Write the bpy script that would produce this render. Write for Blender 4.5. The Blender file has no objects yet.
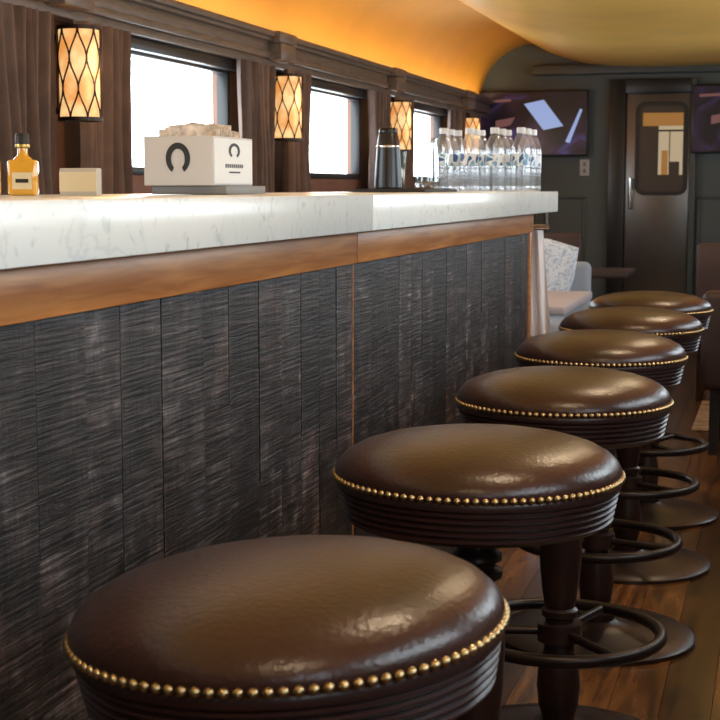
import bpy, bmesh, math, random
from mathutils import Vector, Matrix
random.seed(7)
CZ=1.13
bpy.context.scene.view_settings.view_transform='Standard'
# ------------------------------------------------------------------ materials
def newmat(name):
    m=bpy.data.materials.new(name); m.use_nodes=True
    nt=m.node_tree; b=nt.nodes["Principled BSDF"]
    return m,nt,b
def mat(name,col,rough=.5,metal=0,bump=0,bscale=60,var=0,vscale=8,stretch=(1,1,1),coat=0,emis=None,estr=0,spec=.5):
    m,nt,b=newmat(name)
    b.inputs['Base Color'].default_value=(*col,1); b.inputs['Roughness'].default_value=rough
    b.inputs['Metallic'].default_value=metal; b.inputs['Coat Weight'].default_value=coat
    b.inputs['Specular IOR Level'].default_value=spec
    tc=nt.nodes.new('ShaderNodeTexCoord'); mp=nt.nodes.new('ShaderNodeMapping')
    mp.inputs['Scale'].default_value=stretch
    nt.links.new(tc.outputs['Object'],mp.inputs['Vector'])
    if var>0:
        n=nt.nodes.new('ShaderNodeTexNoise'); n.inputs['Scale'].default_value=vscale; n.inputs['Detail'].default_value=5
        nt.links.new(mp.outputs[0],n.inputs['Vector'])
        r=nt.nodes.new('ShaderNodeValToRGB')
        r.color_ramp.elements[0].position=.3; r.color_ramp.elements[1].position=.7
        r.color_ramp.elements[0].color=(*[c*(1-var) for c in col],1)
        r.color_ramp.elements[1].color=(*[min(1,c*(1+var)) for c in col],1)
        nt.links.new(n.outputs['Fac'],r.inputs[0]); nt.links.new(r.outputs[0],b.inputs['Base Color'])
    if bump>0:
        n2=nt.nodes.new('ShaderNodeTexNoise'); n2.inputs['Scale'].default_value=bscale; n2.inputs['Detail'].default_value=4
        nt.links.new(mp.outputs[0],n2.inputs['Vector'])
        bp=nt.nodes.new('ShaderNodeBump'); bp.inputs['Strength'].default_value=bump; bp.inputs['Distance'].default_value=.01
        nt.links.new(n2.outputs['Fac'],bp.inputs['Height']); nt.links.new(bp.outputs[0],b.inputs['Normal'])
    if emis:
        b.inputs['Emission Color'].default_value=(*emis,1); b.inputs['Emission Strength'].default_value=estr
    return m
def clearmat(name,tint,gloss=.12,rough=.04,edge=.6,milk=0):
    m,nt,b=newmat(name); nt.nodes.remove(b)
    out=[n for n in nt.nodes if n.type=='OUTPUT_MATERIAL'][0]
    t=nt.nodes.new('ShaderNodeBsdfTransparent'); t.inputs[0].default_value=(*tint,1)
    g=nt.nodes.new('ShaderNodeBsdfGlossy'); g.inputs['Roughness'].default_value=rough; g.inputs[0].default_value=(1,1,1,1)
    lw=nt.nodes.new('ShaderNodeLayerWeight'); lw.inputs[0].default_value=.35
    ma=nt.nodes.new('ShaderNodeMath'); ma.operation='MULTIPLY_ADD'; ma.inputs[1].default_value=edge; ma.inputs[2].default_value=gloss
    nt.links.new(lw.outputs['Facing'],ma.inputs[0])
    mx=nt.nodes.new('ShaderNodeMixShader')
    src=t
    if milk>0:
        d=nt.nodes.new('ShaderNodeBsdfTranslucent'); d.inputs[0].default_value=(.9,.95,1,1)
        m2=nt.nodes.new('ShaderNodeMixShader'); m2.inputs[0].default_value=milk
        nt.links.new(t.outputs[0],m2.inputs[1]); nt.links.new(d.outputs[0],m2.inputs[2]); src=m2
    nt.links.new(ma.outputs[0],mx.inputs[0]); nt.links.new(src.outputs[0],mx.inputs[1]); nt.links.new(g.outputs[0],mx.inputs[2])
    nt.links.new(mx.outputs[0],out.inputs[0]); return m

M={}
M['leather']=mat('leather_brown',(.034,.013,.010),.29,bump=.10,bscale=140,var=.35,vscale=9,spec=.5)
M['leatherband']=mat('leather_band',(.028,.011,.010),.34,bump=.05,bscale=90)
M['brass']=mat('brass_nail',(.50,.38,.20),.3,1)
M['turned']=mat('dark_turned_wood',(.024,.011,.009),.33,var=.3,vscale=14)
M['iron']=mat('dark_iron',(.022,.013,.012),.35,.4)
M['wall']=mat('wall_paint',(.085,.105,.105),.55,bump=.03)
M['walltrim']=mat('wall_trim_paint',(.06,.073,.073),.45)
M['lwall']=mat('wall_leather_brown',(.18,.075,.04),.5,var=.15)
M['moulding']=mat('moulding_wood',(.14,.107,.085),.4,var=.3,vscale=10,stretch=(6,1,8))
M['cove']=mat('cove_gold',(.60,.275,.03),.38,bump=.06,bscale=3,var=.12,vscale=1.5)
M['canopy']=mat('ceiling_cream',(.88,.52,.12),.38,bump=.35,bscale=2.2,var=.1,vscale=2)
M['black']=mat('black_frame',(.012,.012,.013),.35)
M['darkmetal']=mat('sconce_metal',(.03,.022,.018),.35,.7)
M['curtain']=mat('curtain_fabric',(.13,.087,.072),.85,bump=.3,bscale=300,var=.2,vscale=12)
M['dark']=mat('dark_upholstery',(.035,.02,.02),.5,var=.2)
M['brownch']=mat('brown_upholstery',(.06,.03,.025),.5,var=.2)
M['steel']=mat('steel_door',(.15,.14,.13),.3,.8,var=.15,vscale=3)
M['cabinet']=mat('cabinet_dark',(.04,.03,.026),.4)
M['cloth']=mat('white_cloth',(.78,.76,.78),.9,bump=.1)
M['tabletop']=mat('table_cloth_lilac',(.45,.40,.43),.6,bump=.04)
M['cardboard']=mat('box_card',(.60,.61,.62),.6)
M['boxwhite']=mat('box_white',(.78,.80,.80),.5)
M['ink']=mat('ink_black',(.012,.012,.012),.5)
M['napkin']=mat('napkin_paper',(.68,.62,.56),.9,var=.45,vscale=70)
M['greybox']=mat('grey_caddy',(.2,.2,.2),.5)
M['beige']=mat('beige_card',(.5,.47,.42),.6)
M['tin']=mat('shaker_tin_black',(.008,.008,.009),.3,0)
M['chrome']=mat('chrome',(.75,.75,.75),.12,1)
M['capblue']=mat('cap_white',(.75,.82,.9),.35)
M['gold']=mat('gold_cap',(.55,.35,.1),.3,.8)
M['labelc']=mat('label_cream',(.7,.62,.42),.6)
M['pet']=clearmat('pet_clear',(.97,.985,1),.04,.10,.30,.07)
M['glass']=clearmat('clear_glass',(.92,.95,.95),.08,.04,.5)
M['plate']=mat('switch_plate',(.5,.5,.48),.4)
M['rubber']=mat('bar_mat_rubber',(.012,.012,.012),.6)
M['seatblue']=mat('seat_blue',(.34,.40,.48),.7)
M['lampglow']=mat('lamp_glow',(1,.8,.5),.4,emis=(1,.62,.2),estr=8)
M['amber']=mat('amber_spirit',(.72,.38,.04),.08,coat=.6)
M['rug']=mat('rug_tan',(.34,.22,.13),.95,bump=.3,bscale=200,var=.6,vscale=16)

def marble():
    m,nt,b=newmat('marble_white')
    tc=nt.nodes.new('ShaderNodeTexCoord')
    n=nt.nodes.new('ShaderNodeTexNoise'); n.inputs['Scale'].default_value=3; n.inputs['Detail'].default_value=9; n.inputs['Distortion'].default_value=1.6
    nt.links.new(tc.outputs['Object'],n.inputs['Vector'])
    r=nt.nodes.new('ShaderNodeValToRGB'); e=r.color_ramp.elements
    e[0].position=.42; e[0].color=(.84,.92,.93,1); e[1].position=.58; e[1].color=(.87,.94,.95,1)
    a=e.new(.49); a.color=(.85,.92,.93,1); c=e.new(.50); c.color=(.74,.82,.83,1); d=e.new(.51); d.color=(.86,.93,.94,1)
    nt.links.new(n.outputs['Fac'],r.inputs[0])
    n2=nt.nodes.new('ShaderNodeTexNoise'); n2.inputs['Scale'].default_value=38; n2.inputs['Detail'].default_value=7; n2.inputs['Distortion'].default_value=.6
    nt.links.new(tc.outputs['Object'],n2.inputs['Vector'])
    r2=nt.nodes.new('ShaderNodeValToRGB'); r2.color_ramp.elements[0].position=.30; r2.color_ramp.elements[0].color=(.76,.81,.81,1); r2.color_ramp.elements[1].position=.40; r2.color_ramp.elements[1].color=(1,1,1,1)
    nt.links.new(n2.outputs['Fac'],r2.inputs[0])
    mx=nt.nodes.new('ShaderNodeMix'); mx.data_type='RGBA'; mx.blend_type='MULTIPLY'; mx.inputs[0].default_value=1
    nt.links.new(r.outputs[0],mx.inputs[6]); nt.links.new(r2.outputs[0],mx.inputs[7])
    nt.links.new(mx.outputs[2],b.inputs['Base Color']); b.inputs['Roughness'].default_value=.22
    return m
M['marble']=marble()
def wood(name,c1,c2,rough,stretch,scale=3,tonevar=.5,coat=0):
    m,nt,b=newmat(name)
    tc=nt.nodes.new('ShaderNodeTexCoord'); mp=nt.nodes.new('ShaderNodeMapping'); mp.inputs['Scale'].default_value=stretch
    at=nt.nodes.new('ShaderNodeAttribute'); at.attribute_name='tone'
    sc=nt.nodes.new('ShaderNodeVectorMath'); sc.operation='SCALE'; sc.inputs[0].default_value=(7,13,5)
    nt.links.new(at.outputs['Fac'],sc.inputs['Scale'])
    ad=nt.nodes.new('ShaderNodeVectorMath'); ad.operation='ADD'
    nt.links.new(tc.outputs['Object'],ad.inputs[0]); nt.links.new(sc.outputs[0],ad.inputs[1]); nt.links.new(ad.outputs[0],mp.inputs[0])
    n=nt.nodes.new('ShaderNodeTexNoise'); n.inputs['Scale'].default_value=scale; n.inputs['Detail'].default_value=8; n.inputs['Distortion'].default_value=.6
    nt.links.new(mp.outputs[0],n.inputs['Vector'])
    r=nt.nodes.new('ShaderNodeValToRGB'); r.color_ramp.elements[0].position=.32; r.color_ramp.elements[1].position=.68
    r.color_ramp.elements[0].color=(*c1,1); r.color_ramp.elements[1].color=(*c2,1)
    nt.links.new(n.outputs['Fac'],r.inputs[0])
    mr=nt.nodes.new('ShaderNodeMapRange'); mr.inputs[3].default_value=1-tonevar; mr.inputs[4].default_value=1+tonevar
    nt.links.new(at.outputs['Fac'],mr.inputs[0])
    mu=nt.nodes.new('ShaderNodeVectorMath'); mu.operation='SCALE'
    nt.links.new(r.outputs[0],mu.inputs[0]); nt.links.new(mr.outputs[0],mu.inputs['Scale'])
    nt.links.new(mu.outputs[0],b.inputs['Base Color']); b.inputs['Roughness'].default_value=rough; b.inputs['Coat Weight'].default_value=coat
    return m
M['honey']=wood('honey_wood',(.34,.115,.028),(.58,.255,.08),.34,(2,.8,14),5,.12)
M['floorwood']=wood('floor_wood',(.035,.013,.005),(.20,.078,.02),.24,(6,.6,1),4,.7,coat=.1)
def sawn():
    m,nt,b=newmat('rough_sawn_wood')
    N=nt.nodes.new; L=nt.links.new
    tc=N('ShaderNodeTexCoord')
    at=N('ShaderNodeAttribute'); at.attribute_name='tone'
    sc=N('ShaderNodeVectorMath'); sc.operation='SCALE'; sc.inputs[0].default_value=(3,17,29)
    L(at.outputs['Fac'],sc.inputs['Scale'])
    ad=N('ShaderNodeVectorMath'); ad.operation='ADD'
    L(tc.outputs['Object'],ad.inputs[0]); L(sc.outputs[0],ad.inputs[1])
    def noise(stretch,scale,detail,dist=0,rough=.6):
        mp=N('ShaderNodeMapping'); mp.inputs['Scale'].default_value=stretch
        L(ad.outputs[0],mp.inputs[0])
        n=N('ShaderNodeTexNoise'); n.inputs['Scale'].default_value=scale; n.inputs['Detail'].default_value=detail; n.inputs['Distortion'].default_value=dist
        n.inputs['Roughness'].default_value=rough
        L(mp.outputs[0],n.inputs['Vector']); return n
    saw=noise((1,3.2,100),2,5,.08,.65)     # horizontal saw kerfs
    vert=noise((1,22,3),2,7,.5,.7)         # vertical grain blotches
    patch=noise((1,7,5),1.5,9,.5,.7)       # worn areas
    def mul(n,f,prev=None):
        x=N('ShaderNodeMath'); x.operation='MULTIPLY_ADD'; x.inputs[1].default_value=f; x.inputs[2].default_value=0
        L(n.outputs['Fac'],x.inputs[0])
        if prev: L(prev.outputs[0],x.inputs[2])
        return x
    s1=mul(saw,.44); s2=mul(vert,.17,s1); s3=mul(patch,.39,s2)
    r=N('ShaderNodeValToRGB'); e=r.color_ramp.elements
    e[0].position=.41; e[0].color=(.003,.003,.003,1); e[1].position=.66; e[1].color=(.34,.325,.34,1)
    x=e.new(.50); x.color=(.020,.016,.016,1); x=e.new(.57); x.color=(.082,.072,.074,1)
    L(s3.outputs[0],r.inputs[0])
    bn=noise((1,3,2),1.6,5,.5)
    br=N('ShaderNodeMapRange'); br.inputs[1].default_value=.48; br.inputs[2].default_value=.68; br.inputs[3].default_value=0; br.inputs[4].default_value=.85
    L(bn.outputs['Fac'],br.inputs[0])
    mxb=N('ShaderNodeMix'); mxb.data_type='RGBA'; mxb.blend_type='MULTIPLY'; mxb.inputs[7].default_value=(1.0,.62,.45,1)
    L(br.outputs[0],mxb.inputs[0]); L(r.outputs[0],mxb.inputs[6])
    # knots: distorted voronoi cells near their centres
    mp=N('ShaderNodeMapping'); mp.inputs['Scale'].default_value=(.01,5.2,3.4); L(ad.outputs[0],mp.inputs[0])
    vo=N('ShaderNodeTexVoronoi'); vo.inputs['Scale'].default_value=1; L(mp.outputs[0],vo.inputs['Vector'])
    kr=N('ShaderNodeMapRange'); kr.inputs[1].default_value=.04; kr.inputs[2].default_value=.11; kr.inputs[3].default_value=.04; kr.inputs[4].default_value=1
    L(vo.outputs['Distance'],kr.inputs[0])
    mr=N('ShaderNodeMapRange'); mr.inputs[3].default_value=.45; mr.inputs[4].default_value=1.5
    L(at.outputs['Fac'],mr.inputs[0])
    kk=N('ShaderNodeMath'); kk.operation='MULTIPLY'; L(mr.outputs[0],kk.inputs[0]); L(kr.outputs[0],kk.inputs[1])
    mu=N('ShaderNodeVectorMath'); mu.operation='SCALE'
    L(mxb.outputs[2],mu.inputs[0]); L(kk.outputs[0],mu.inputs['Scale'])
    L(mu.outputs[0],b.inputs['Base Color'])
    b.inputs['Roughness'].default_value=.42
    bp=N('ShaderNodeBump'); bp.inputs['Strength'].default_value=1; bp.inputs['Distance'].default_value=.005
    L(s3.outputs[0],bp.inputs['Height']); L(bp.outputs[0],b.inputs['Normal'])
    return m
M['sawn']=sawn()
def shade():
    m,nt,b=newmat('sconce_shade')
    tc=nt.nodes.new('ShaderNodeTexCoord'); n=nt.nodes.new('ShaderNodeTexNoise'); n.inputs['Scale'].default_value=14
    nt.links.new(tc.outputs['Object'],n.inputs['Vector'])
    r=nt.nodes.new('ShaderNodeValToRGB'); r.color_ramp.elements[0].position=.35; r.color_ramp.elements[0].color=(.75,.28,.06,1)
    r.color_ramp.elements[1].position=.62; r.color_ramp.elements[1].color=(1,.68,.32,1)
    nt.links.new(n.outputs['Fac'],r.inputs[0]); nt.links.new(r.outputs[0],b.inputs['Emission Color'])
    b.inputs['Emission Strength'].default_value=1.0; b.inputs['Base Color'].default_value=(.5,.35,.2,1)
    return m
M['shade']=shade()
def screenmat():
    m,nt,b=newmat('tv_picture')
    tc=nt.nodes.new('ShaderNodeTexCoord'); n=nt.nodes.new('ShaderNodeTexNoise'); n.inputs['Scale'].default_value=4; n.inputs['Distortion'].default_value=1.5; n.inputs['Detail'].default_value=5
    nt.links.new(tc.outputs['Object'],n.inputs['Vector'])
    r=nt.nodes.new('ShaderNodeValToRGB'); e=r.color_ramp.elements
    e[0].position=.42; e[0].color=(.004,.003,.008,1); e[1].position=.75; e[1].color=(.10,.10,.40,1); x=e.new(.56); x.color=(.035,.015,.05,1)
    nt.links.new(n.outputs['Fac'],r.inputs[0]); nt.links.new(r.outputs[0],b.inputs['Emission Color'])
    b.inputs['Emission Strength'].default_value=.5; b.inputs['Base Color'].default_value=(.006,.006,.006,1); b.inputs['Roughness'].default_value=.3
    return m
M['screen']=screenmat()
M['screenlight']=mat('tv_picture_bright',(.01,.01,.01),.3,emis=(.38,.5,.85),estr=.75)
M['screenwarm']=mat('tv_picture_warm',(.01,.01,.01),.3,emis=(.5,.2,.2),estr=.3)
M['viewdark']=mat('door_view_dark',(.01,.008,.007),.3,emis=(.02,.012,.008),estr=1)
M['vieworange']=mat('door_view_orange',(.02,.01,.005),.3,emis=(.5,.22,.05),estr=.6)
M['viewcream']=mat('door_view_cream',(.02,.02,.02),.3,emis=(.62,.48,.30),estr=.7)
def labelmat():
    m,nt,b=newmat('water_label')
    tc=nt.nodes.new('ShaderNodeTexCoord'); n=nt.nodes.new('ShaderNodeTexNoise'); n.inputs['Scale'].default_value=35; n.inputs['Detail'].default_value=1
    nt.links.new(tc.outputs['Object'],n.inputs['Vector'])
    r=nt.nodes.new('ShaderNodeValToRGB'); r.color_ramp.interpolation='CONSTANT'; e=r.color_ramp.elements
    e[0].position=0; e[0].color=(.03,.12,.34,1); e[1].position=.47; e[1].color=(.75,.82,.88,1); x=e.new(.60); x.color=(.2,.42,.65,1)
    nt.links.new(n.outputs['Fac'],r.inputs[0]); nt.links.new(r.outputs[0],b.inputs['Base Color']); b.inputs['Roughness'].default_value=.35
    return m
M['label']=labelmat()
def pillowmat():
    m,nt,b=newmat('pillow_pattern')
    tc=nt.nodes.new('ShaderNodeTexCoord'); n=nt.nodes.new('ShaderNodeTexNoise'); n.inputs['Scale'].default_value=28; n.inputs['Distortion'].default_value=2
    nt.links.new(tc.outputs['Object'],n.inputs['Vector'])
    r=nt.nodes.new('ShaderNodeValToRGB'); e=r.color_ramp.elements
    e[0].position=.42; e[0].color=(.45,.55,.70,1); e[1].position=.54; e[1].color=(.76,.84,.94,1)
    nt.links.new(n.outputs['Fac'],r.inputs[0]); nt.links.new(r.outputs[0],b.inputs['Base Color']); b.inputs['Roughness'].default_value=.9
    return m
M['pillow']=pillowmat()

# ------------------------------------------------------------------ builder
class B:
    def __init__(s): s.v=[];s.f=[];s.m=[];s.sm=[];s.t=[];s.mats=[]
    def mi(s,k):
        if k not in s.mats: s.mats.append(k)
        return s.mats.index(k)
    def add(s,vs,fs,k,smooth=False,tone=.5,mtx=None):
        o=len(s.v); i=s.mi(k)
        for p in vs:
            p=Vector(p)
            if mtx: p=mtx@p
            s.v.append(tuple(p))
        for f in fs:
            s.f.append([a+o for a in f]); s.m.append(i); s.sm.append(smooth); s.t.append(tone)
    def box(s,x0,x1,y0,y1,z0,z1,k,bevel=0,tone=.5,mtx=None,seg=2):
        bm=bmesh.new(); bmesh.ops.create_cube(bm,size=1)
        for v in bm.verts:
            v.co=Vector(((x0+x1)/2+v.co.x*(x1-x0),(y0+y1)/2+v.co.y*(y1-y0),(z0+z1)/2+v.co.z*(z1-z0)))
        if bevel>0: bmesh.ops.bevel(bm,geom=bm.edges[:],offset=bevel,segments=seg,profile=.5,affect='EDGES')
        bm.verts.index_update()
        s.add([v.co.copy() for v in bm.verts],[[v.index for v in f.verts] for f in bm.faces],k,bevel>0,tone,mtx); bm.free()
    def lathe(s,prof,k,c=(0,0,0),n=48,mtx=None,capb=False,capt=False,tone=.5):
        vs=[];fs=[]
        for (r,z) in prof:
            for i in range(n):
                a=2*math.pi*i/n; vs.append((c[0]+r*math.cos(a),c[1]+r*math.sin(a),c[2]+z))
        for j in range(len(prof)-1):
            for i in range(n):
                q=(i+1)%n; fs.append([j*n+i,j*n+q,(j+1)*n+q,(j+1)*n+i])
        if capb: fs.append(list(range(n))[::-1])
        if capt: fs.append([(len(prof)-1)*n+i for i in range(n)])
        s.add(vs,fs,k,True,tone,mtx)
    def tube(s,pts,r,k,closed=False,n=8,mtx=None):
        pts=[Vector(p) for p in pts]; vs=[];fs=[]; L=len(pts)
        for i,p in enumerate(pts):
            if closed: t=(pts[(i+1)%L]-pts[i-1])
            else: t=pts[min(i+1,L-1)]-pts[max(i-1,0)]
            t.normalize(); up=Vector((0,0,1)) if abs(t.z)<.9 else Vector((1,0,0))
            a=t.cross(up).normalized(); b=a.cross(t)
            for j in range(n):
                w=2*math.pi*j/n; vs.append(p+a*math.cos(w)*r+b*math.sin(w)*r)
        for i in range(L if closed else L-1):
            for j in range(n):
                i2=(i+1)%L; j2=(j+1)%n
                fs.append([i*n+j,i*n+j2,i2*n+j2,i2*n+j])
        if not closed:
            fs.append(list(range(n))); fs.append([(L-1)*n+j for j in range(n)][::-1])
        s.add(vs,fs,k,True,.5,mtx)
    def sheet(s,fn,nu,nv,k,tone=.5):
        vs=[fn(i/nu,j/nv) for j in range(nv+1) for i in range(nu+1)]
        fs=[[j*(nu+1)+i,j*(nu+1)+i+1,(j+1)*(nu+1)+i+1,(j+1)*(nu+1)+i] for j in range(nv) for i in range(nu)]
        s.add(vs,fs,k,True,tone)
    def mesh(s,name,angle=38,recalc=True):
        me=bpy.data.meshes.new(name); me.from_pydata(s.v,[],s.f)
        for k in s.mats: me.materials.append(M[k])
        me.polygons.foreach_set('material_index',s.m); me.polygons.foreach_set('use_smooth',s.sm)
        at=me.attributes.new('tone','FLOAT','FACE'); at.data.foreach_set('value',s.t)
        if recalc:
            bm=bmesh.new(); bm.from_mesh(me); bmesh.ops.recalc_face_normals(bm,faces=bm.faces[:]); bm.to_mesh(me); bm.free()
        me.update(); me.set_sharp_from_angle(angle=math.radians(angle)); return me
    def obj(s,name,loc=(0,0,0),angle=38,rot=(0,0,0),recalc=True):
        o=bpy.data.objects.new(name,s.mesh(name,angle,recalc)); o.location=loc; o.rotation_euler=rot
        bpy.context.scene.collection.objects.link(o); return o
def inst(me,name,loc,rot=(0,0,0)):
    o=bpy.data.objects.new(name,me); o.location=loc; o.rotation_euler=rot
    bpy.context.scene.collection.objects.link(o); return o

XL,XR,YB,YE=-2.2,.6,-1.6,11.3
SC=[4.24+2.01*k for k in range(-2,4)]     # pier / sconce centres
wins=[(y+.35,y+1.66) for y in [SC[0]-2.01]+SC if y+.35>YB and y+1.66<YE]
WZ0,WZ1=1.175,1.615

# ------------------------------------------------------------------ shell
b=B()
xx=0
while xx<(XR-XL):
    w=.11; yy=YB-random.random()
    while yy<YE:
        L=random.uniform(.9,1.7)
        b.box(XL+xx,min(XL+xx+w-.0015,XR),max(yy,YB),min(yy+L-.0015,YE),-.02,0,'floorwood',tone=random.random()); yy+=L
    xx+=w
b.box(XL-.1,XR+.1,YB-.1,YE+.1,-.06,-.0205,'dark')
b.obj('floor')

def sidewall(name,x0,x1,m):
    b=B()
    b.box(x0,x1,YB,YE,0,WZ0,m); b.box(x0,x1,YB,YE,WZ1,2.45,m)
    ys=[YB]+[q for w in wins for q in w]+[YE]
    for i in range(0,len(ys),2): b.box(x0,x1,ys[i],ys[i+1],WZ0,WZ1,m)
    b.obj(name)
sidewall('wall_left',XL-.08,XL,'lwall'); sidewall('wall_right',XR,XR+.08,'wall')
b=B(); b.box(XL-.08,XR+.08,YE,YE+.12,-.02,2.45,'wall'); b.obj('wall_end')
b=B(); b.box(XL-.08,XR+.08,YB-.12,YB,-.02,2.45,'wall'); b.obj('wall_back')
# ceiling: cove + sagging canopy (profile across X, extruded along Y)
b=B()
XC=(XL+XR)/2
def prof_extr(pr,k,ny=40):
    def fn(u,v):
        t=u*(len(pr)-1); i=min(int(t),len(pr)-2); f=t-i
        return (pr[i][0]*(1-f)+pr[i+1][0]*f, YB+(YE-YB)*v, pr[i][1]*(1-f)+pr[i+1][1]*f)
    b.sheet(fn,len(pr)-1,ny,k)
cov=[]
for i in range(15):
    a=math.pi/2*i/14
    cov.append((XL+.42*(1-math.cos(a)), 1.80+.40*math.sin(a)))
cov.append((XL+.50,2.20))
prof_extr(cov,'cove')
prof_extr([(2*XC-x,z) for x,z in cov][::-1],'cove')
can=[]
hw=1.40-.42
def canz(x): return 2.005+.175*abs((x-XC)/hw)**3.2
for i in range(33):
    t=-1+2*i/32
    can.append((XC+hw*t, canz(XC+hw*t)))
can=[(can[0][0],2.2)]+can+[(can[-1][0],2.2)]
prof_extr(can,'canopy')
b.box(XL-.08,XR+.08,YB-.1,YE+.1,2.30,2.42,'walltrim')
b.obj('ceiling',angle=60,recalc=False)

# crown mouldings
for nm,s in (('trim_1',1),('trim_2',-1)):
    b=B()
    def mb(d0,d1,z0,z1,bev=.004):
        xa,xb=(XL+d0,XL+d1) if s==1 else (XR-d1,XR-d0)
        b.box(xa,xb,YB,YE,z0,z1,'moulding',bevel=bev)
    mb(0,.07,1.65,1.68); mb(0,.09,1.68,1.705); mb(0,.082,1.705,1.75); mb(0,.105,1.75,1.765); mb(0,.12,1.765,1.79)
    for yc in SC:
        if yc-.14<YB or yc+.14>YE: continue
        xa,xb=(XL,XL+.14) if s==1 else (XR-.14,XR)
        b.box(xa,xb,yc-.10,yc+.10,1.672,1.745,'moulding',bevel=.008)
        b.box(xa,xb,yc-.12,yc+.12,1.745,1.792,'moulding',bevel=.006)
    b.obj(nm)
# windows frames
n=1
for s in (1,-1):
    for (y0,y1) in wins:
        b=B(); X=XL if s==1 else XR
        def fb(d0,d1,ya,yb,z0,z1,k='black'):
            xa,xb=(X-d1,X-d0) if s==1 else (X+d0,X+d1)
            b.box(xa,xb,ya,yb,z0,z1,k,bevel=.003)
        fb(.0,.05,y0,y0+.03,WZ0,WZ1); fb(.0,.05,y1-.03,y1,WZ0,WZ1)
        fb(.0,.05,y0+.03,y1-.03,WZ0,WZ0+.03); fb(.0,.05,y0+.03,y1-.03,WZ1-.02,WZ1)
        fb(-.04,-.001,y0-.02,y1+.02,WZ1-.008,1.648)      # blind cassette
        b.obj('window_%d'%n); n+=1
# curtains
def curtain(y0,y1,name,x,zt=1.648,zb=.98):
    b=B(); nf=(y1-y0)/.055; ph=random.random()*6
    L=y1-y0
    def fn(u,v):
        pinch=1-.10*math.sin(math.pi*min(1,v*1.1))
        yy=(y0+y1)/2+(u-.5)*L*pinch
        uu=u+.035*math.sin(u*9+ph)+.02*math.sin(v*4+ph)*v
        return (x+.022*math.sin(uu*nf*2*math.pi+ph)*(0.7+.3*v)+.008*math.sin(u*nf*4.3+ph+v*3), yy-y0, zb+(zt-zb)*(1-v)-0)
    b.sheet(fn,int(nf*10),14,'curtain')
    o=b.obj(name,(0,y0,0),angle=80); return o
for yc in SC:
    for (a,c) in ((-.46,-.075),(.10,.46)):
        if yc+a<YB+.02 or yc+c>YE-.02: continue
        curtain(yc+a,yc+c,'curtain',XL+.085)
# sconces
b=B()
R=.065;H=.285
b.lathe([(R-.004,-H/2+.012),(R-.004,H/2-.012)],'shade',n=32)
b.lathe([(R-.012,-H/2+.012),(.0,-H/2+.012)],'shade',n=32)
for z in (-H/2,H/2-.012): b.lathe([(R-.01,z),(R+.003,z),(R+.003,z+.012),(R-.01,z+.012),(R-.01,z)],'darkmetal',n=32)
for i in range(8):
    for sg in (1,-1):
        pts=[]
        for j in range(17):
            t=j/16; a=2*math.pi*i/8+sg*(math.pi/8)*(.5-.5*math.cos(t*math.pi*3))*1.0
            pts.append(((R+.002)*math.cos(a),(R+.002)*math.sin(a),-H/2+.006+(H-.012)*t))
        b.tube(pts,.0028,'darkmetal',n=5)
b.box(-.13,-.118,-.04,.04,-.16,.16,'darkmetal',bevel=.004)
b.box(-.12,-.06,-.01,.01,.10,.12,'darkmetal'); b.box(-.12,-.06,-.01,.01,-.12,-.10,'darkmetal')
sme=b.mesh('wall_sconce')
for i,yc in enumerate(SC):
    if yc<YB+.1 or yc>YE-.1: continue
    inst(sme,'wall_sconce',(XL+.1305,yc,1.475))
    l=bpy.data.lights.new('sconce_bulb','POINT'); l.energy=1.6; l.color=(1,.55,.22); l.shadow_soft_size=.05
    lo=bpy.data.objects.new('sconce_bulb',l); lo.location=(XL+.27,yc,1.48); bpy.context.scene.collection.objects.link(lo)

# ------------------------------------------------------------------ bar
XM=-.80;XP=-.853;ZT=CZ-.0126;ZB=CZ-.087;ZW=CZ-.1553
b=B()
b.box(-1.38,XM,.35,2.969,ZB,ZT,'marble',bevel=.003)
b.box(-1.38,XM,2.971,5.62,ZB,ZT,'marble',bevel=.003)
b.box(-1.30,XP+.012,.40,2.996,ZW,ZB-.0005,'honey',bevel=.002)
b.box(-1.30,XP+.012,3.0,5.31,ZW,ZB-.0005,'honey',bevel=.002,tone=.3)
b.box(-1.28,XP-.03,.42,5.27,0.06,ZW,'cabinet')
b.box(-1.26,XP-.07,.45,5.25,0.0,.06,'cabinet')
b.box(XP-.03,XP+.002,2.9945,3.0005,.06,ZW,'honey')
b.box(-1.28,XP+.008,5.27,5.30,0.0,ZW,'honey',bevel=.002)
y=.42
while y<5.27:
    w=random.uniform(.10,.165)
    y2=min(y+w,5.27)
    if y<2.992<y2: y2=2.994
    if abs(y-2.994)<1e-6: y=3.001; y2=y+w
    cuts=[.06,ZW-.001]
    if random.random()<.6: cuts.insert(1,random.uniform(.25,.8))
    for a,c in zip(cuts[:-1],cuts[1:]):
        d=random.uniform(-.0012,.0012)
        b.box(XP-.03,XP+d,y+.0002,y2-.0002,a+.0002,c-.0002,'sawn',bevel=.0005,tone=random.random(),seg=1)
    y=y2
b.obj('bar_counter',recalc=True)
# back counter
b=B(); b.box(XL+.002,-1.98,.0,5.6,.08,.90,'cabinet',bevel=.004); b.box(XL+.002,-1.96,-.02,5.62,.90,.94,'marble',bevel=.003); b.box(XL+.01,-2.02,.02,5.58,0,.08,'black')
for i in range(9): b.box(-1.98,-1.972,.05+i*.615,.05+i*.615+.57,.14,.84,'moulding',bevel=.003)
b.obj('back_counter')

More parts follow.
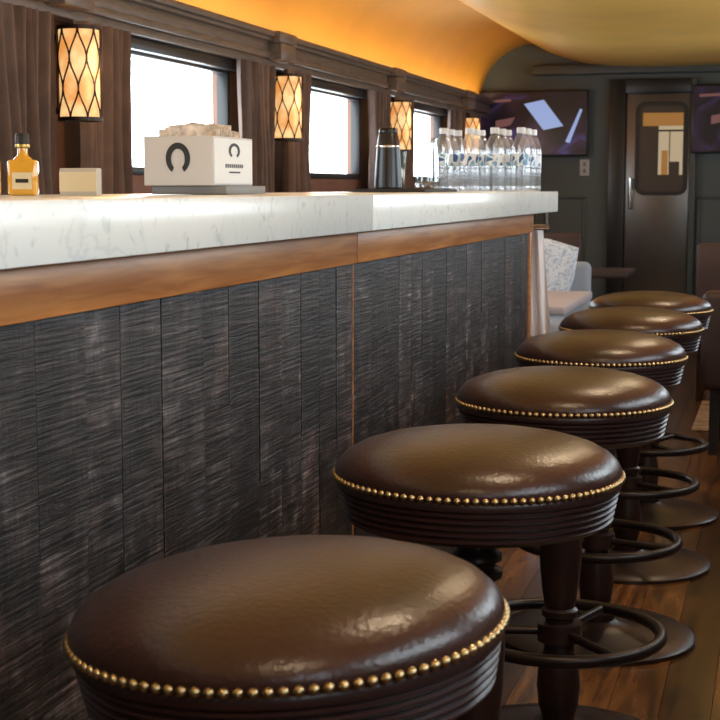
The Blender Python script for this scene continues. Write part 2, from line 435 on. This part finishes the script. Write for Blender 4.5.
# ------------------------------------------------------------------ stools
def make_stool(tilt=None):
    b=B(); D=.013
    T=Matrix.Translation((0,0,D))
    if tilt: T=Matrix.Translation((0,0,D+.66))@Matrix.Rotation(tilt[0],4,tilt[1])@Matrix.Translation((0,0,-.66))
    b.lathe([(0.0005,.764),(.04,.7635),(.08,.7615),(.12,.757),(.15,.751),(.175,.743),(.193,.733),(.204,.722),(.209,.712),(.2095,.704),(.207,.698)],'leather',n=96,mtx=T)
    b.lathe([(.207,.698),(.2085,.695),(.2075,.688),(.204,.686)],'leatherband',n=96,mtx=T)
    pr=[(.204,.686)]
    zz=.686; rr=.2045
    for i in range(5):
        h=.0095
        for j in range(1,6):
            a=math.pi*j/5; pr.append((rr-.0055+.0065*math.sin(a)*1.0, zz-h*j/5))
        zz-=h; rr-=.002
    pr+= [(rr-.008,zz-.003),(.05,zz-.004)]
    b.lathe(pr,'leatherband',n=96,mtx=T)
    z0=zz-.004+D
    ped=[(.085,z0+.004),(.085,z0-.012),(.055,z0-.016),(.045,z0-.03),(.028,z0-.038),(.030,z0-.046),(.037,z0-.052),(.037,z0-.060),(.028,z0-.066),(.028,z0-.07),(.038,z0-.076),(.038,z0-.086),(.027,z0-.093),(.026,z0-.10),(.034,z0-.11),(.041,z0-.14),(.043,.46),(.0415,.40),(.036,.34),(.031,.305),(.029,.30),(.036,.295),(.036,.283),(.029,.278),(.029,.27),(.044,.268),(.044,.232),(.029,.229),(.031,.21),(.040,.18),(.044,.14),(.040,.10),(.033,.075),(.033,.07),(.048,.066),(.050,.055),(.048,.048),(.06,.040),(.10,.030),(.20,.020),(.240,.016),(.25,.010),(.25,.0)]
    b.lathe(ped,'turned',n=48,capt=True)
    b.tube([(.2*math.cos(2*math.pi*i/72),.2*math.sin(2*math.pi*i/72),.25) for i in range(72)],.0125,'iron',closed=True,n=10)
    for i in range(3):
        a=2*math.pi*i/3+math.radians(200)
        b.tube([(r*math.cos(a),r*math.sin(a),.25) for r in (.035,.1,.196)],.009,'iron',n=8)
    for i in range(104):
        a=2*math.pi*i/104; c=Vector((.2095*math.cos(a),.2095*math.sin(a),.703))
        rot=Matrix.Rotation(a,4,'Z')@Matrix.Rotation(math.pi/2,4,'Y')
        b.lathe([(.0052,-.001),(.0048,.0018),(.003,.0038),(.0003,.0046)],'brass',n=8,mtx=T@Matrix.Translation(c)@rot)
    return b.mesh('bar_stool',angle=50)
stool=make_stool()
# the nearest stool's swivel seat leans slightly
stool_lean=make_stool((math.radians(-3.2),Vector((-.27,.96,0))))
for k,(x,y) in enumerate(((-.443,1.339),(-.415,2.13),(-.40,2.92),(-.42,3.73),(-.418,4.50),(-.422,5.22))):
    inst(stool_lean if k==0 else stool,'bar_stool',(x,y,0),(0,0,math.radians([0,14,-9,22,5,-14][k])))

# ------------------------------------------------------------------ counter objects
ZC=ZT+.0008
b=B()
pr=[(.0005,.004),(.02,.002),(.028,.0),(.032,.006)]
for i in range(6):
    z=.014+i*.011; pr+=[(.032,z),(.0305,z+.0055)]
b.lathe(pr+[(.0318,.082)],'pet',n=28)
b.lathe([(.0322,.088),(.0322,.128)],'label',n=28)
b.lathe([(.0318,.082),(.0318,.130),(.0315,.140),(.030,.152),(.026,.168),(.018,.185),(.0135,.192),(.0135,.198)],'pet',n=28)
b.lathe([(.0155,.196),(.0155,.211),(.0145,.215),(.0005,.215)],'capblue',n=24)
wb=b.mesh('water_bottle',angle=60)
for yy in (5.07,5.18,5.29):
    for c_ in range(4):
        inst(wb,'water_bottle',(-1.115+c_*.089+random.uniform(-.003,.003),yy+random.uniform(-.006,.006),ZC),(0,0,random.random()*6))
# napkin box on caddy
b=B()
b.box(.0,.15,.0,.22,0,.016,'greybox',bevel=.002)
b.box(-.01,.128,-.012,.205,.0165,.108,'cardboard',bevel=.0015)
b.box(.1282,.1292,-.008,.2,.02,.104,'boxwhite')
pts=[]
for i in range(25):
    a=math.radians(-58+i*(296/24)); pts.append((.059+.019*math.cos(a)*(1),-.0135,.066+.024*math.sin(a)))
vs=[];fs=[]
for i,p in enumerate(pts):
    c=Vector((.059,-.0135,.066)); d=(Vector(p)-c).normalized(); w=.0045+.0012*math.sin(math.pi*i/24)
    vs+= [tuple(Vector(p)-d*w),tuple(Vector(p)+d*w)]
for i in range(24): fs.append([2*i,2*i+1,2*i+3,2*i+2])
b.add(vs,fs,'ink')
b.add([(x_,y_+.0008,z_) for x_,y_,z_ in vs],[f[::-1] for f in fs],'ink')
for i in range(9):
    b.box(.1292,.1297,.05+i*.011,.057+i*.011,.05,.057,'ink')
b.box(.1292,.1297,.07,.13,.040,.043,'ink')
vs2=[(.1297,.098+(x_-.059)*1.3,.082+(z_-.066)*.5) for x_,y_,z_ in vs]; b.add(vs2,fs,'ink')
# stacked napkins: upright folded sheets with their corners showing
for i in range(30):
    yy=-.002+i*.0066; z1=.120+random.uniform(0,.014); sh=random.uniform(0,.028); x0=.008+sh; x1=.078+sh+random.uniform(0,.018)
    lean=random.uniform(-.006,.006)
    vs_=[(x0,yy,.10),(x1,yy,.10),(x1,yy+lean,z1-random.uniform(0,.009)),((x0+x1)/2,yy+lean,z1+random.uniform(-.002,.004)),(x0,yy+lean,z1-random.uniform(0,.009))]
    vs_+=[(p[0],p[1]+.003,p[2]) for p in vs_]
    b.add(vs_,[[0,1,2,3,4],[9,8,7,6,5],[0,5,6,1],[1,6,7,2],[2,7,8,3],[3,8,9,4],[4,9,5,0]],'napkin')
b.obj('napkin_box',(-1.14,2.63,ZC))
b=B(); b.box(-.031,.031,-.015,.015,0,.044,'beige',bevel=.002); b.box(-.031,.031,-.0158,-.0152,.006,.038,'labelc'); b.obj('coaster_stack',(-1.10,2.25,ZC),rot=(0,0,.15))
# spirit bottles (squared shoulders)
b=B()
b.box(-.023,.023,-.016,.016,0,.056,'amber',bevel=.006,seg=3)
b.lathe([(.016,.054),(.014,.058),(.009,.062),(.008,.066),(.008,.076)],'amber',n=24)
b.box(-.015,.015,-.0166,-.0158,.010,.036,'labelc'); b.box(-.010,.010,-.0169,-.0165,.020,.026,'ink')
b.lathe([(.0105,.074),(.011,.076),(.011,.094),(.009,.097),(.0005,.097)],'ink',n=24)
b.lathe([(.0112,.075),(.0116,.077),(.0112,.080)],'gold',n=24)
sb=b.mesh('liquor_bottle',angle=45)
inst(sb,'liquor_bottle',(-1.15,2.15,ZC),(0,0,.35)); inst(sb,'liquor_bottle',(-1.16,2.045,ZC),(0,0,.2))
# bar mat + shaker + pitcher
b=B(); b.box(-.11,.11,-.20,.25,0,.008,'rubber',bevel=.003)
for i in range(12): b.box(-.10,.10,-.18+i*.034,-.165+i*.034,.008,.010,'rubber')
b.obj('bar_mat',(-1.08,4.36,ZC))
b=B()
b.lathe([(.0005,0),(.038,0),(.041,.003),(.040,.03),(.034,.115),(.0335,.12)],'tin',n=40)
b.lathe([(.0335,.12),(.0345,.122),(.0335,.126),(.030,.150),(.027,.158)],'tin',n=40)
b.lathe([(.027,.158),(.028,.160),(.027,.17),(.024,.174),(.0005,.175)],'tin',n=40)
b.lathe([(.0345,.118),(.0355,.121),(.0345,.124)],'chrome',n=40)
b.obj('cocktail_shaker',(-1.10,4.25,ZC+.0105))
b=B()
b.lathe([(.0005,.0),(.031,0),(.036,.004),(.037,.02),(.034,.09),(.028,.135),(.031,.150),(.0295,.150),(.0265,.135),(.032,.09),(.034,.02),(.0005,.01)],'glass',n=40)
b.tube([(.026,0,.13),(.05,0,.135),(.062,0,.11),(.058,0,.06),(.035,0,.035)],.005,'glass',n=8)
b.obj('glass_pitcher',(-1.03,4.45,ZC+.0105))
b=B()
b.lathe([(.0005,.0),(.027,0),(.029,.004),(.037,.11),(.036,.11),(.0275,.006),(.0005,.005)],'chrome',n=36)
b.obj('mixing_tin',(-1.12,4.40,ZC+.0105))

# towel hanging at the end of the counter slab
b=B()
def fn(u,v): return (-.945+.085*u+.035*v*v+.008*math.sin(v*3), 5.65+.012*math.sin(u*14+v*2)+.008*v, .972-.40*v)
b.sheet(fn,40,12,'cloth')
b.tube([(-.98,5.65,.985),(-.835,5.65,.985)],.008,'chrome')
b.tube([(-.97,5.65,.985),(-.97,5.65,1.07),(-.97,5.622,1.07)],.006,'chrome'); b.tube([(-.845,5.65,.985),(-.845,5.65,1.07),(-.845,5.622,1.07)],.006,'chrome')
b.obj('hanging_towel',recalc=False)

# ------------------------------------------------------------------ far dining area
def table(loc,sx,sy,h,top):
    b=B(); b.box(-sx/2,sx/2,-sy/2,sy/2,h-.035,h,top,bevel=.008)
    b.lathe([(.05,h-.035),(.035,h-.06),(.035,.08),(.06,.05),(.20,.02),(.22,.0)],'iron',n=32)
    return b
b=table(0,1.0,.9,.67,'tabletop'); b.obj('dining_table',(-1.30,6.30,0))
def bench(w,mseat,mback,hb=.92,zb=.12):
    b=B()
    b.box(-w/2,w/2,-.28,.22,zb,.36,'dark',bevel=.01); b.box(-w/2+.005,w/2-.005,-.30,.20,.36,.46,mseat,bevel=.03,seg=3)
    b.box(-w/2,w/2,.2,.32,zb,hb,mback,bevel=.035,seg=3)
    for sx in (-1,1):
        for yy in (-.22,.26): b.box(sx*(w/2-.06)-.02,sx*(w/2-.06)+.02,yy-.02,yy+.02,0,zb+.001,'black')
    return b
b=bench(1.1,'seatblue','seatblue',.74); b.obj('banquette_seat',(-1.51,7.75,0))
def pillow(name,loc,rot,s=.165):
    b=B()
    def f(sg):
        def fn(u,v):
            x=2*u-1;y=2*v-1
            t=max(0,(1-x**4)*(1-y**4))**.5
            k=1-.08*(abs(x)*abs(y))
            return (x*s*k, sg*.06*t, y*s*k)
        return fn
    b.sheet(f(1),16,16,'pillow'); b.sheet(f(-1),16,16,'pillow'); b.obj(name,loc,rot=rot,angle=70)
pillow('throw_pillow',(-1.19,7.78,.70),(-.25,.2,0),.175); pillow('throw_pillow',(-1.66,7.78,.66),(-.25,0,.1))
def chair(loc,rot,m):
    b=B()
    b.box(-.22,.22,-.22,.22,.40,.47,m,bevel=.02,seg=3)
    b.box(-.22,.22,.19,.25,.50,.84,m,bevel=.02,seg=3)
    for sx in (-1,1):
        b.box(sx*.19-.018,sx*.19+.018,-.20,-.164,0,.41,'turned',bevel=.004)
        b.box(sx*.19-.018,sx*.19+.018,.19,.226,0,.55,'turned',bevel=.004)
        b.box(sx*.19-.01,sx*.19+.01,-.17,.2,.2,.225,'turned')
    b.box(-.19,.19,.2,.22,.24,.265,'turned')
    return b.obj('dining_chair',loc,rot=(0,0,rot))
chair((-.20,8.4,0),math.pi,'brownch'); chair((-1.45,10.0,0),math.pi,'brownch')
b=bench(.85,'dark','dark',.70,.28); b.obj('lounge_seat',(.12,6.75,0),rot=(0,0,math.pi))
b=B(); b.box(-.43,.43,-.5,.5,0,.006,'rug',bevel=.002); b.obj('area_rug',(.06,7.6,.0005))
b=table(0,.6,.6,.72,'cabinet'); b.obj('side_table',(.2,7.6,.0075)) 
b=table(0,.8,.6,.64,'dark'); b.obj('dining_table',(-1.25,9.1,0))

# ------------------------------------------------------------------ end wall details
YW=YE-.001
def tv(x0,x1,z0,z1):
    b=B(); w=x1-x0;h=z1-z0
    b.box(0,w,-.05,0,0,h,'black',bevel=.006)
    b.box(.012,w-.012,-.052,-.0502,.014,h-.012,'screen')
    def q(pts,k): 
        b.add([(x_*w,-.053,z_*h) for x_,z_ in pts]+[(x_*w,-.0525,z_*h) for x_,z_ in pts],[[0,1,2,3],[7,6,5,4],[0,4,5,1],[1,5,6,2],[2,6,7,3],[3,7,4,0]],k)
    q([(.42,.80),(.60,.86),(.78,.46),(.60,.40)],'screenlight')
    q([(.16,.55),(.34,.60),(.30,.48),(.16,.42)],'screenwarm')
    q([(.80,.22),(.93,.72),(.95,.70),(.84,.20)],'screenlight')
    q([(.06,.86),(.3,.88),(.3,.84),(.06,.82)],'screenwarm')
    return b.obj('television',(x0,YW-.04,z0))
def PX(u): return -(781-u)*11.4/1557
def PZ(v): return CZ+(188-v)*11.4/1510
tv(PX(480),PX(592),PZ(157),PZ(93)); tv(PX(694),PX(694)+.86,PZ(155),PZ(90))
for (x0,x1) in ((PX(480),PX(592)),(PX(694),PX(694)+.8)):
    b=B(); b.box((x0+x1)/2-.15,(x0+x1)/2+.15,YW-.040,YE,PZ(140),PZ(110),'black'); b.obj('television_mount')
# door
dx0,dx1=PX(629),PX(693); dz=PZ(97)
b=B()
b.box(dx0-.12,dx0,YW-.07,YW,0,dz+.10,'black',bevel=.004); b.box(dx1,dx1+.04,YW-.07,YW,0,dz+.10,'walltrim',bevel=.004)
b.box(dx0,dx1,YW-.07,YW,dz,dz+.10,'black',bevel=.004)
b.obj('trim_3')
b=B()
b.box(dx0+.002,dx1-.002,YW-.045,YW-.002,.002,dz-.002,'steel',bevel=.003)
wx0,wx1,wz0,wz1=PX(639),PX(691),PZ(195),PZ(105)
def rr(x0,x1,z0,z1,r,y):
    out=[]
    for cx,cz,a0 in ((x1-r,z1-r,0),(x0+r,z1-r,90),(x0+r,z0+r,180),(x1-r,z0+r,270)):
        for i in range(7):
            a=math.radians(a0+i*15); out.append((cx+r*math.cos(a),y,cz+r*math.sin(a)))
    return out
o_=rr(wx0,wx1,wz0,wz1,.07,YW-.058); i_=rr(wx0+.03,wx1-.03,wz0+.03,wz1-.03,.05,YW-.058); o2=rr(wx0,wx1,wz0,wz1,.07,YW-.045)
n=len(o_)
b.add(o_+i_+o2,[[k,(k+1)%n,n+(k+1)%n,n+k] for k in range(n)]+[[k,(k+1)%n,2*n+(k+1)%n,2*n+k] for k in range(n)],'black')
g=rr(wx0+.02,wx1-.02,wz0+.02,wz1-.02,.06,YW-.050); b.add(g,[list(range(n))],'viewdark')
def pane(u0,u1,v0,v1,k,d):
    b.add([(wx0+(wx1-wx0)*u,YW-.0505-d,wz0+(wz1-wz0)*v) for u,v in ((u0,v0),(u1,v0),(u1,v1),(u0,v1))],[[0,1,2,3]],k)
# view through the pane into the next car
pane(.14,.90,.74,.88,'vieworange',.0002); pane(.44,.90,.22,.74,'viewcream',.0002); pane(.44,.90,.68,.70,'viewdark',.0004)
pane(.50,.62,.22,.48,'vieworange',.0004); pane(.66,.84,.22,.36,'viewdark',.0004); pane(.64,.66,.22,.7,'viewdark',.0006)
b.tube([(dx0+.04,YW-.045,.98),(dx0+.04,YW-.09,.98),(dx0+.04,YW-.09,1.2),(dx0+.04,YW-.045,1.2)],.010,'chrome')
b.box(dx0+.02,dx0+.06,YW-.05,YW-.045,1.02,1.12,'chrome')
b.obj('door_1',recalc=False)
def frame(x0,x1,z0,z1,name):
    b=B(); w=.025
    b.box(x0,x1,YW-.015,YW,z0,z0+w,'walltrim',bevel=.004); b.box(x0,x1,YW-.015,YW,z1-w,z1,'walltrim',bevel=.004)
    b.box(x0,x0+w,YW-.015,YW,z0+w,z1-w,'walltrim',bevel=.004); b.box(x1-w,x1,YW-.015,YW,z0+w,z1-w,'walltrim',bevel=.004)
    b.obj(name)
frame(PX(548),PX(590),.25,PZ(195),'trim_4'); frame(PX(492),PX(540),.25,PZ(195),'trim_5'); frame(PX(700),PX(700)+.6,.25,PZ(195),'trim_6')
b=B(); b.box(XL,dx0-.12,YW-.03,YW,0,.12,'walltrim',bevel=.004); b.obj('baseboard_end')
b=B(); b.box(XL+.4,XR-.4,YW-.10,YW,1.96,2.03,'walltrim',bevel=.01); b.obj('trim_7')
b=B(); b.box(-.035,.035,-.01,0,-.06,.06,'plate',bevel=.003)
b.box(-.01,.01,-.016,-.009,.01,.04,'greybox'); b.box(-.01,.01,-.016,-.009,-.04,-.01,'greybox'); b.obj('light_switch',(PX(588),YW,PZ(168)))
# ceiling downlights along the right of the canopy
b=B()
b.lathe([(.0005,-.004),(.05,-.004)],'lampglow',n=28); b.lathe([(.05,-.006),(.068,-.006),(.072,0),(.05,.02)],'gold',n=28)
dl=b.mesh('ceiling_downlight')
for yy in (0.2,2.0,3.8,5.6):
    X=-.12; Z=canz(X)-.012
    inst(dl,'ceiling_downlight',(X,yy,Z))
    l=bpy.data.lights.new('downlight','AREA'); l.shape='DISK'; l.size=.12; l.energy=6; l.color=(1,.76,.5)
    lo=bpy.data.objects.new('downlight',l); lo.location=(X,yy,Z-.012); bpy.context.scene.collection.objects.link(lo)
# cove LED strips
for X,tilt in ((XL+.09,-.25),(XR-.09,.25)):
    l=bpy.data.lights.new('cove_led','AREA'); l.shape='RECTANGLE'; l.size=.05; l.size_y=YE-YB-.3; l.energy=22; l.color=(1,.74,.38)
    lo=bpy.data.objects.new('cove_led',l); lo.location=(X,(YE+YB)/2,1.80); lo.rotation_euler=(math.pi,tilt,0); bpy.context.scene.collection.objects.link(lo)

# ------------------------------------------------------------------ world + portals
w=bpy.data.worlds.new('World'); bpy.context.scene.world=w; w.use_nodes=True
bg=w.node_tree.nodes['Background']; bg.inputs[0].default_value=(.82,.93,1,1); bg.inputs[1].default_value=8.5
for s in (1,-1):
    for (y0,y1) in wins:
        l=bpy.data.lights.new('window_portal','AREA'); l.shape='RECTANGLE'; l.size=WZ1-WZ0; l.size_y=y1-y0
        l.cycles.is_portal=True
        lo=bpy.data.objects.new('window_portal',l)
        lo.location=((XL-.07) if s==1 else (XR+.07),(y0+y1)/2,(WZ0+WZ1)/2); lo.rotation_euler=(0,-math.pi/2 if s==1 else math.pi/2,0)
        bpy.context.scene.collection.objects.link(lo)

# ------------------------------------------------------------------ camera
cam=bpy.data.cameras.new('camera'); co=bpy.data.objects.new('camera',cam); bpy.context.scene.collection.objects.link(co)
cam.sensor_width=36; cam.lens=75
th=math.radians(6.54); ps=math.radians(15.58)
co.location=(0,0,CZ); co.rotation_euler=(math.pi/2-th,0,ps)
cam.clip_start=.02
cam.dof.use_dof=True; cam.dof.focus_distance=2.8; cam.dof.aperture_fstop=18
bpy.context.scene.camera=co
